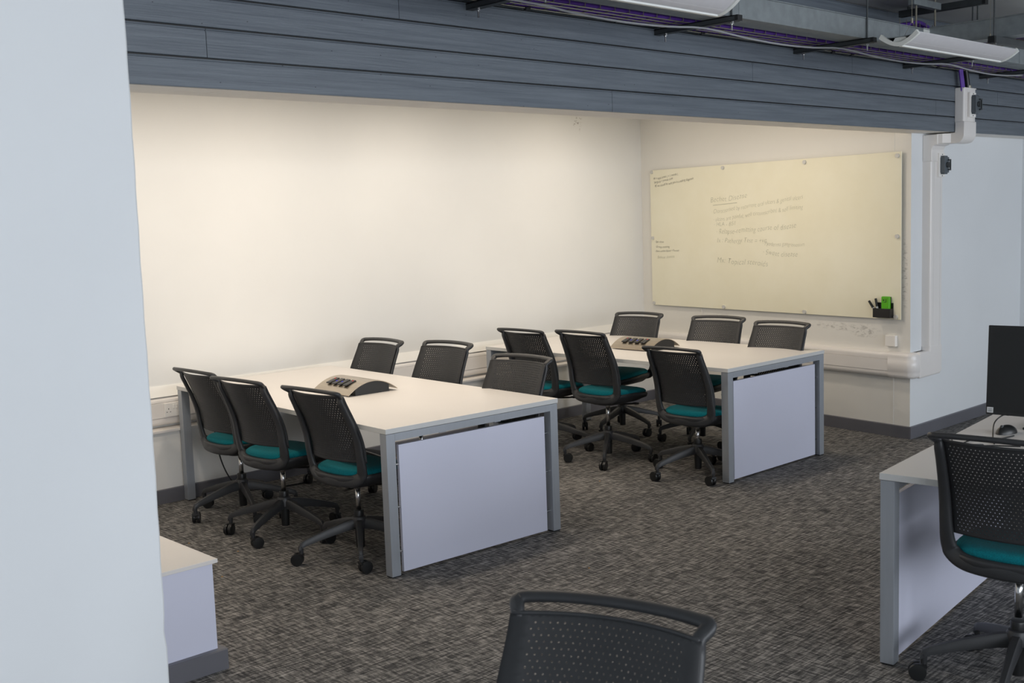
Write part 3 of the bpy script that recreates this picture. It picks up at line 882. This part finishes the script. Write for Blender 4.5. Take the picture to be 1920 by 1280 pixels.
# ------------------------------------------------------------------ office chair (one set of meshes, copied)
YP = [(.40,-.150),(.46,-.152),(.52,-.152),(.60,-.158),(.68,-.178),(.76,-.212),(.84,-.250),(.88,-.268),(.92,-.288)]
WPp = [(.40,.212),(.50,.218),(.62,.218),(.74,.212),(.84,.206),(.90,.206)]
def back_pt(x, z, dy=0.0):
    hw = sinterp(WPp, z); s = x/hw
    return Vector((x, sinterp(YP, z) + .050*min(1.3, s*s) - .012 + dy, z))
def build_chair_meshes():
    D = {}
    # perforated back panel
    bm = B()
    pitch, rh = .0150, .0118; z0, z1 = .532, .879
    nr = int((z1-z0)/rh); nc = 23; rh = (z1-z0)/nr
    cache = {}
    def V(x, z):
        k = (round(x,5), round(z,5))
        if k not in cache: cache[k] = bm.verts.new(back_pt(x, z))
        return cache[k]
    halfw = nc*pitch/2
    for r in range(nr):
        za = z0+r*rh; zb = za+rh; zc = (za+zb)/2; odd = r % 2
        xsn = nc-1 if odd else nc; xst = -halfw+(pitch/2 if odd else 0)
        for c in range(xsn):
            xa = xst+c*pitch; xb = xa+pitch; xm = (xa+xb)/2
            o8 = [V(xa,za),V(xm,za),V(xb,za),V(xb,zc),V(xb,zb),V(xm,zb),V(xa,zb),V(xa,zc)]
            if r in (0, nr-1):
                bm.faces.new(o8); continue
            hr = .0022
            h8 = [bm.verts.new(back_pt(xm+hr*math.cos(a), zc+hr*math.sin(a))) for a in [rad(225+45*i) for i in range(8)]]
            for i in range(8):
                j = (i+1) % 8; bm.faces.new((o8[i],o8[j],h8[j],h8[i]))
        # solid margins out to the frame
        for sgn in (-1, 1):
            e0 = halfw-(pitch/2 if odd else 0)
            a = V(sgn*e0, za); b = V(sgn*e0, zb); m_ = V(sgn*e0, zc)
            hwa, hwb = sinterp(WPp,za)+.004, sinterp(WPp,zb)+.004
            p = V(sgn*hwa, za); q = V(sgn*hwb, zb); 
            mid = [V(sgn*halfw, za)] if odd else []
            midb = [V(sgn*halfw, zb)] if odd else []
            ring = [a]+mid+[p,q]+midb+[b,m_]
            try: bm.faces.new(ring)
            except ValueError: pass
    bmesh.ops.recalc_face_normals(bm, faces=bm.faces)
    # consistent normals for the solidify step
    me = bpy.data.meshes.new('back_panel'); bm.to_mesh(me); bm.free(); me.materials.append(M['plastic_panel'])
    for p in me.polygons: p.use_smooth = len(p.vertices) > 4
    D['back_panel'] = me
    # frame loop: bottom bar, uprights, flared tips, handle bar
    pts = []; ws = []; ts = []
    def add(x, z, w, t_, y=None, dy=0):
        p = back_pt(x, z, dy) if y is None else Vector((x,y,z)); pts.append(p); ws.append(w); ts.append(t_)
    hp = [( .0,.430,.062,.030),(.10,.432,.062,.030),(.155,.440,.062,.030),(.190,.462,.062,.032),(.202,.500,.056,.032),(.205,.560,.048,.031),(.205,.64,.043,.030),(.202,.72,.039,.029),(.198,.80,.036,.027),(.197,.848,.034,.026)]
    for x, z, w_, t_ in hp: add(x, z, w_, t_-.004, dy=-.018*min(1,max(0,(z-.47)/.06)))
    yt = back_pt(.197,.848).y
    tip = [(.199,.876,yt-.022,.030,.022),(.210,.892,yt-.042,.034,.024),(.205,.899,yt-.054,.034,.022),(.180,.902,yt-.062,.032,.021),(.11,.906,yt-.072,.030,.020)]
    for x, z, y, w_, t_ in tip: add(x, z, w_, t_, y=y)
    add(0, .908, .030, .020, y=yt-.078)
    npos = len(pts)
    for i in range(npos-2, 0, -1):
        p = pts[i]; pts.append(Vector((-p.x,p.y,p.z))); ws.append(ws[i]); ts.append(ts[i])
    P = smooth_path(pts, 5, True)
    wsf = []; tsf = []; nn = []
    m = len(pts)
    for i in range(m):
        for k in range(5):
            t_ = k/5; wsf.append(ws[i]*(1-t_)+ws[(i+1)%m]*t_); tsf.append(ts[i]*(1-t_)+ts[(i+1)%m]*t_)
    for p in P:
        if p.z > .872: 
            k = min(1, (p.z-.872)/.03); nn.append(Vector((0, 1-.72*k, .1+.9*k)).normalized())
        elif p.z < .47:
            nn.append(Vector((0,1,-.1)).normalized())
        else: nn.append(Vector((-.25*p.x/.2, 1, .35 if p.z > .65 else .0)).normalized())
    bm = B(); sweep(bm, P, wsf, tsf, nn, True, 12)
    # thin ridge at the top of the panel
    rp = [back_pt(-.204+.408*i/16, .879, .0) for i in range(17)]
    sweep(bm, rp, [.010]*17, [.008]*17, [Vector((0,1,.4))]*17, False, 8)
    bmesh.ops.recalc_face_normals(bm, faces=bm.faces)
    me = bpy.data.meshes.new('back_frame'); bm.to_mesh(me); bm.free(); me.materials.append(M['plastic'])
    for p in me.polygons: p.use_smooth = True
    D['back_frame'] = me
    # seat pan (tub)
    def ring(bm, a, b, cx, cy, zf, n=40, e=3.2):
        out = []
        for i in range(n):
            t_ = 2*PI*i/n; c, s = math.cos(t_), math.sin(t_)
            x = cx+a*math.copysign(abs(c)**(2/e), c); y = cy+b*math.copysign(abs(s)**(2/e), s)
            out.append(bm.verts.new((x, y, zf(x,y) if callable(zf) else zf)))
        return out
    def bridge(bm, rs):
        for A, C in zip(rs, rs[1:]):
            for i in range(len(A)):
                j = (i+1) % len(A); bm.faces.new((A[i],A[j],C[j],C[i]))
    drop = lambda z: (lambda x, y: z - (.022*max(0, (y-.10)/.16)**2) + .006*abs(x/.2)**3*(1 if y < .1 else 0))
    bm = B()
    rs = [ring(bm,.190,.196,0,.045,drop(.458)), ring(bm,.214,.216,0,.045,drop(.460)), ring(bm,.219,.221,0,.045,drop(.450)), ring(bm,.212,.216,0,.045,drop(.428)), ring(bm,.165,.175,0,.035,.398), ring(bm,.090,.11,0,.02,.378), ring(bm,.05,.07,0,.01,.374)]
    bridge(bm, rs); bm.faces.new(rs[0]); bm.faces.new(rs[-1][::-1])
    bmesh.ops.recalc_face_normals(bm, faces=bm.faces)
    me = bpy.data.meshes.new('seat_pan'); bm.to_mesh(me); bm.free(); me.materials.append(M['plastic'])
    for p in me.polygons: p.use_smooth = True
    D['seat_pan'] = me
    # cushion
    cz = lambda k: (lambda x, y: k - (.030*max(0, (y-.08)/.17)**2) - .004*math.cos(min(1,abs(x)/.2)*PI/2)*0)
    bm = B()
    rs = [ring(bm,.195,.200,0,.048,cz(.455)), ring(bm,.205,.209,0,.050,cz(.468)), ring(bm,.203,.207,0,.050,cz(.480)), ring(bm,.190,.195,0,.050,cz(.489)), ring(bm,.15,.155,0,.045,cz(.4925)), ring(bm,.08,.085,0,.035,cz(.490)), ring(bm,.01,.01,0,.03,cz(.489))]
    bridge(bm, rs); bm.faces.new(rs[0][::-1]); bm.faces.new(rs[-1])
    bmesh.ops.recalc_face_normals(bm, faces=bm.faces)
    me = bpy.data.meshes.new('seat_cushion'); bm.to_mesh(me); bm.free(); me.materials.append(M['teal'])
    for p in me.polygons: p.use_smooth = True
    D['seat_cushion'] = me
    # gas column and adjusting lever
    bm = B(); lathe(bm, [(.0135,.225),(.0135,.380)], 20); lathe(bm, [(.0150,.350),(.0150,.385)], 20); pass
    me = bpy.data.meshes.new('gas_column'); bm.to_mesh(me); bm.free(); me.materials.append(M['chrome'])
    for p in me.polygons: p.use_smooth = True
    D['gas_column'] = me
    bm = B(); tube(bm, [(.02,.02,.376),(.08,.06,.374),(.13,.09,.376),(.165,.10,.380)], .006, 8, 3); box(bm, .15,.185,.09,.115,.374,.386)
    me = bpy.data.meshes.new('lever'); bm.to_mesh(me); bm.free(); me.materials.append(M['black'])
    D['lever'] = me
    # sleeve + hub + lower tube
    bm = B(); lathe(bm, [(.022,.045),(.024,.12),(.026,.205),(.027,.236),(.025,.241),(.014,.242)], 24)
    me = bpy.data.meshes.new('column_sleeve'); bm.to_mesh(me); bm.free(); me.materials.append(M['black'])
    for p in me.polygons: p.use_smooth = True
    try: me.set_sharp_from_angle(angle=rad(40))
    except Exception: pass
    D['column_sleeve'] = me
    # five-star base
    bm = B(); lathe(bm, [(.030,.150),(.040,.158),(.040,.196),(.034,.208),(.0265,.212)], 28)
    for k in range(5):
        a = 2*PI*k/5; d = Vector((math.cos(a),math.sin(a),0)); s = Vector((-d.y,d.x,0))
        secs = [(.020,.176,.040,.046),(.07,.170,.036,.043),(.15,.152,.031,.038),(.23,.131,.027,.032),(.290,.113,.024,.028),(.314,.102,.023,.027),(.325,.086,.021,.018)]
        rings = []
        for i, (r_, z, w_, h_) in enumerate(secs):
            rg = []
            hw = w_/2
            for u, v in ((-hw,-.62),(-hw,.20),(-hw*.62,.5),(hw*.62,.5),(hw,.20),(hw,-.62)):
                rg.append(bm.verts.new(d*r_+s*u+Vector((0,0,z+v*h_))))
            rings.append(rg)
        for A, C in zip(rings, rings[1:]):
            for i in range(6):
                j = (i+1) % 6; bm.faces.new((A[i],A[j],C[j],C[i]))
        bm.faces.new(rings[0]); bm.faces.new(rings[-1][::-1])
        cyl(bm, d*.312+Vector((0,0,.058)), d*.312+Vector((0,0,.10)), .0105, .0125, n=14)
    bmesh.ops.recalc_face_normals(bm, faces=bm.faces)
    me = bpy.data.meshes.new('star_base'); bm.to_mesh(me); bm.free(); me.materials.append(M['plastic'])
    for p in me.polygons: p.use_smooth = True
    try: me.set_sharp_from_angle(angle=rad(32))
    except Exception: pass
    D['star_base'] = me
    # twin-wheel caster, pivot at origin, wheels trail to +x
    bm = B(); r = .0315
    for sgn in (-1, 1):
        y = sgn*.013
        prof = [(r*.55,-.0095),(r*.96,-.0085),(r,-.005),(r,.005),(r*.96,.0085),(r*.55,.0095)]
        rings = []
        for rr_, yy in prof:
            rings.append([bm.verts.new((.022+rr_*math.cos(2*PI*i/24), y+yy, r+rr_*math.sin(2*PI*i/24))) for i in range(24)])
        for A, C in zip(rings, rings[1:]):
            for i in range(24):
                j = (i+1) % 24; bm.faces.new((A[i],A[j],C[j],C[i]))
        bm.faces.new(rings[0]); bm.faces.new(rings[-1][::-1])
    # hood and stem
    cyl(bm, (0,0,.028), (0,0,.075), .0075, n=12)
    prism(bm, [(-.010,.030),(.012,.020),(.040,.034),(.030,.052),(.008,.058),(-.010,.052)], 'y', -.004, .004)
    prism(bm, [(-.011,.050),(.012,.056),(.030,.0535),(.012,.0615),(-.009,.060)], 'y', -.019, .019)
    bmesh.ops.recalc_face_normals(bm, faces=bm.faces)
    me = bpy.data.meshes.new('caster'); bm.to_mesh(me); bm.free(); me.materials.append(M['black'])
    for p in me.polygons: p.use_smooth = True
    try: me.set_sharp_from_angle(angle=rad(40))
    except Exception: pass
    D['caster'] = me
    for me in (D['back_panel'], D['back_frame'], D['seat_pan'], D['seat_cushion']):
        for v in me.vertices: v.co.x *= 1.0
    return D
CH = build_chair_meshes()
proto = {}
def chair(x, y, face, star, lift, label, group, cast=None):
    """face: heading in degrees of the sitter; star: heading of the first base arm; lift: seat height change"""
    t = empty('office_chair', (x,y,0), rad(face-90)); tag(t, label, 'chair', group)
    for nm in ('back_panel','back_frame','seat_pan','seat_cushion','gas_column','lever','column_sleeve','star_base'):
        if nm in proto: o = proto[nm].copy(); COL.objects.link(o)
        else:
            o = bpy.data.objects.new(nm, CH[nm]); COL.objects.link(o); proto[nm] = o
            if nm == 'back_panel':
                m = o.modifiers.new('thick', 'SOLIDIFY'); m.thickness = .0028; m.offset = 0
        o.parent = t
        o.location = (0,0, lift if nm in ('back_panel','back_frame','seat_pan','seat_cushion','gas_column','lever') else 0)
        o.rotation_euler = (0,0, rad(star-(face-90)) if nm == 'star_base' else 0)
    rr = random.Random(int(x*100)*7+int(y*100))
    for k in range(5):
        if 'caster' in proto: o = proto['caster'].copy(); COL.objects.link(o)
        else: o = bpy.data.objects.new('caster', CH['caster']); COL.objects.link(o); proto['caster'] = o
        a = rad(star+72*k-(face-90)); o.parent = t
        o.location = (.312*math.cos(a), .312*math.sin(a), 0)
        o.rotation_euler = (0,0, (rad(cast[k])-rad(face-90)) if cast else rr.uniform(0, 2*PI))
    return t
GL, GR = 'chairs around the left meeting table', 'chairs around the table by the whiteboard'
chair( .088,-.602, 1, 36, -.011, 'teal and charcoal office chair, leftmost of all, back to the camera at the left table', GL)
chair( .017,-1.186, 5, 133, -.003, 'teal and charcoal office chair, middle of the near side of the left table', GL)
chair( .045,-1.857, 4, 163, .000, 'teal and charcoal office chair closest to the near corner of the left table', GL)
chair(1.052,-.409, 181, 152, .001, 'charcoal office chair on the far side of the left table, nearest the rear wall', GL)
chair(1.137,-1.017, 184, 139, .009, 'charcoal office chair in the middle of the far side of the left table', GL)
chair( .904,-1.955, 185, 300, .008, 'charcoal office chair on the far side of the left table, at its aisle end', GL)
chair(2.548,-.750, 2, 150, .000, 'teal and charcoal office chair by the rear wall, near side of the right table', GR)
chair(2.522,-1.368, 0, 144, .019, 'teal and charcoal office chair set high, mid near side of the right table', GR)
chair(2.525,-2.138, 1, 162, -.045, 'teal and charcoal office chair set low, beside the front leg of the right table', GR, [80]*5)
chair(3.375,-.756, 187, 117, -.001, 'charcoal office chair behind the right table, nearest the room corner', GR)
chair(3.395,-1.520, 188, 128, -.001, 'charcoal office chair behind the right table, middle of the far side', GR)
chair(3.266,-2.125, 181, 18, -.001, 'charcoal office chair behind the right table, at its aisle end', GR, [90]*5)
chair(-1.807,-5.104, 199, 40, .003, 'out of focus charcoal office chair in the foreground, cut by the bottom edge', 'single chairs near the camera')
chair( .660,-4.947, 6, 121, .030, 'large teal and charcoal office chair in front of the desk with the monitor', 'single chairs near the camera', [121,200,10,300,60])

# ------------------------------------------------------------------ desk things
Dm = Matrix(((math.cos(DZ),math.sin(DZ),0,.5214),(math.sin(DZ),-math.cos(DZ),0,-4.492),(0,0,1,0),(0,0,0,1)))  # (u,v,z) -> world
def uv(u, v, z=.73): return Dm @ Vector((u,v,z))
p = uv(1.12,.33,.73)
t = empty('computer_monitor', p, DZ); tag(t, 'black computer monitor on the white desk at the right edge', 'monitor')
# local x = away from the sitter, y = towards the rear wall, z up
bm = B(); Mt = Matrix.Translation(Vector((0,0,.045))) @ Matrix.Rotation(rad(4), 4, 'Y')
box(bm, 0, .022, -.29, .29, 0, .392, Mt); box(bm, .02, .045, -.20, .20, .06, .32, Mt)
obj('monitor_housing', bm, M['black'], t, bevel=.003)
bm = B(); box(bm, -.0012, .0005, -.284, .284, .014, .386, Mt); obj('screen', bm, M['screen'], t)
bm = B(); box(bm, -.0024, -.0010, .258, .284, .008, .032, Mt); sk = obj('sticker', bm, M['sticker'], t)
bm = B()
for z in (.013, .018, .024): box(bm, -.0030, -.0022, .263, .279, z, z+.002, Mt)
obj('sticker_print', bm, M['grey_isolator'], sk)
bm = B(); box(bm, .03, .06, -.03, .03, 0, .20, Matrix.Translation(Vector((0,0,.004)))); box(bm, -.06, .16, -.12, .12, 0, .010)
obj('stand', bm, M['black'], t, bevel=.003)
# mouse
t = empty('computer_mouse', uv(.955,.175), DZ+rad(-20)); tag(t, 'black computer mouse lying on the desk under the monitor', 'mouse')
bm = B(); bmesh.ops.create_uvsphere(bm, u_segments=24, v_segments=14, radius=1)
for v in bm.verts: v.co = Vector((v.co.x*.058, v.co.y*.032, max(-.0, v.co.z)*.036))
obj('mouse_shell', bm, M['black'], t, smooth=True)
bm = B(); cyl(bm, (-.03,-.004,.030), (-.03,.004,.030), .008); obj('scroll_wheel', bm, M['steel_dark'], t)
# cables and a small black adapter on the desk
def desk_cable(pts, label, r=.0028, mat='black'):
    bm = B(); tube(bm, [uv(*q) for q in pts], r, 8, 6)
    tag(obj('desk_cable', bm, M[mat], None, smooth=True), label, 'cable', 'black cables on the desk')
desk_cable([(1.05,.155,.79),(.98,.150,.80),(.92,.135,.775),(.80,.165,.735),(.70,.20,.733)], 'black cable hanging from the lower edge of the monitor')
desk_cable([(.62,-.015,.72),(.66,.01,.733),(.70,.03,.736),(.62,.06,.733),(.60,.085,.733),(.72,.10,.734),(.78,.125,.736),(.76,.17,.733),(.9,.22,.733)], 'long black cable wandering across the far left corner of the desk')
desk_cable([(.50,.075,.733),(.56,.10,.735),(.60,.13,.733),(.66,.20,.733),(.70,.30,.733)], 'short black cable lying beside the black adapter')
t = empty('cable_adapter', uv(.60,.145), DZ+rad(-60)); tag(t, 'small flat black adapter lying on the desk behind the chair', 'adapter')
bm = B(); box(bm, -.045, .045, -.014, .014, 0, .013); obj('adapter_body', bm, M['black'], t, bevel=.003)
# hanging power lead under the left table
bm = B(); tube(bm, [(.17,.052,.56),(.20,-.04,.53),(.225,-.05,.40),(.25,-.06,.22),(.30,-.09,.08),(.38,-.13,.006),(.55,-.22,.005),(.75,-.26,.005)], .0045, 8, 6)
tag(obj('power_lead', bm, M['black'], None, smooth=True), 'black power lead hanging from the rear trunking to the carpet under the left table', 'cable')
bm = B(); tube(bm, [(2.05,-.10,.004),(2.2,-.16,.005),(2.35,-.20,.006),(2.5,-.34,.005)], .004, 8, 5)
tag(obj('power_lead', bm, M['black'], None, smooth=True), 'black lead lying on the carpet beside the rear baseboard between the tables', 'cable')
# crumbs on the carpet
for x, y in ((-.45,-.95),(-.62,-1.62),(-.75,-1.3),(-.35,-1.30),(.65,-2.9),(2.0,-1.75)):
    bm = B(); bmesh.ops.create_icosphere(bm, subdivisions=1, radius=.006)
    for v in bm.verts: v.co.z *= .4
    o = obj('crumb', bm, M['amber'], None); o.location = (x,y,.002)
    tag(o, 'tiny pale brown crumb lying on the dark carpet', 'crumb', 'crumbs on the carpet')

# ------------------------------------------------------------------ lights
def area(name, loc, rot, sx, sy, power, col, parent=None, spread=PI):
    l = bpy.data.lights.new(name, 'AREA'); l.shape = 'RECTANGLE'; l.size = sx; l.size_y = sy
    l.energy = power; l.color = col; l.spread = spread
    o = bpy.data.objects.new(name, l); COL.objects.link(o); o.location = loc; o.rotation_euler = rot
    if parent: o.parent = parent
    return o
COOL = (.90, .94, 1.0); WARM = (1.0, .87, .72)
for x, e in ((-2.9, 222), (2.9, 215)):
    area('daylight', (x, WY-.16, 1.70), (rad(90),0,0), 4.9, 1.65, e, COOL)
# alcove downlights
dl_mat = emit('downlight_lens', (1.0,.88,.74,1), 5)
for x, y in ((-.55,-.75),(.62,-.75),(1.90,-.75),(3.45,-.75),(-.55,-1.7),(.62,-1.7),(1.90,-1.7),(3.45,-1.7)):
    t = empty('downlight', (x,y,2.62)); tag(t, 'round recessed downlight in the alcove ceiling', 'lamp', 'downlights hidden above the alcove opening')
    bm = B(); lathe(bm, [(.075,0),(.095,0),(.095,-.008),(.075,-.010)], 28); obj('trim_ring', bm, M['lamp_white'], t, smooth=True)
    bm = B(); cyl(bm, (0,0,-.004), (0,0,-.006), .073, n=28); obj('lens', bm, dl_mat, t)
    l = bpy.data.lights.new('downlight_bulb', 'AREA'); l.shape = 'DISK'; l.size = .14
    l.energy = 6.8 if y > -1 else 9.0; l.color = WARM
    o = bpy.data.objects.new('downlight_bulb', l); COL.objects.link(o); o.parent = t; o.location = (0,0,-.012)

wd = bpy.data.worlds.new('world'); S.world = wd; wd.use_nodes = True
wd.node_tree.nodes['Background'].inputs['Color'].default_value = (.62,.78,1,1)
wd.node_tree.nodes['Background'].inputs['Strength'].default_value = .8

S.view_settings.view_transform = 'Standard'; S.view_settings.look = 'None'
S.view_settings.gamma = 1; S.view_settings.use_curve_mapping = False
S.view_settings.exposure = -.1
S.cycles.use_denoising = True
S.cycles.max_bounces = 10; S.cycles.diffuse_bounces = 6
S.cycles.sample_clamp_indirect = 6
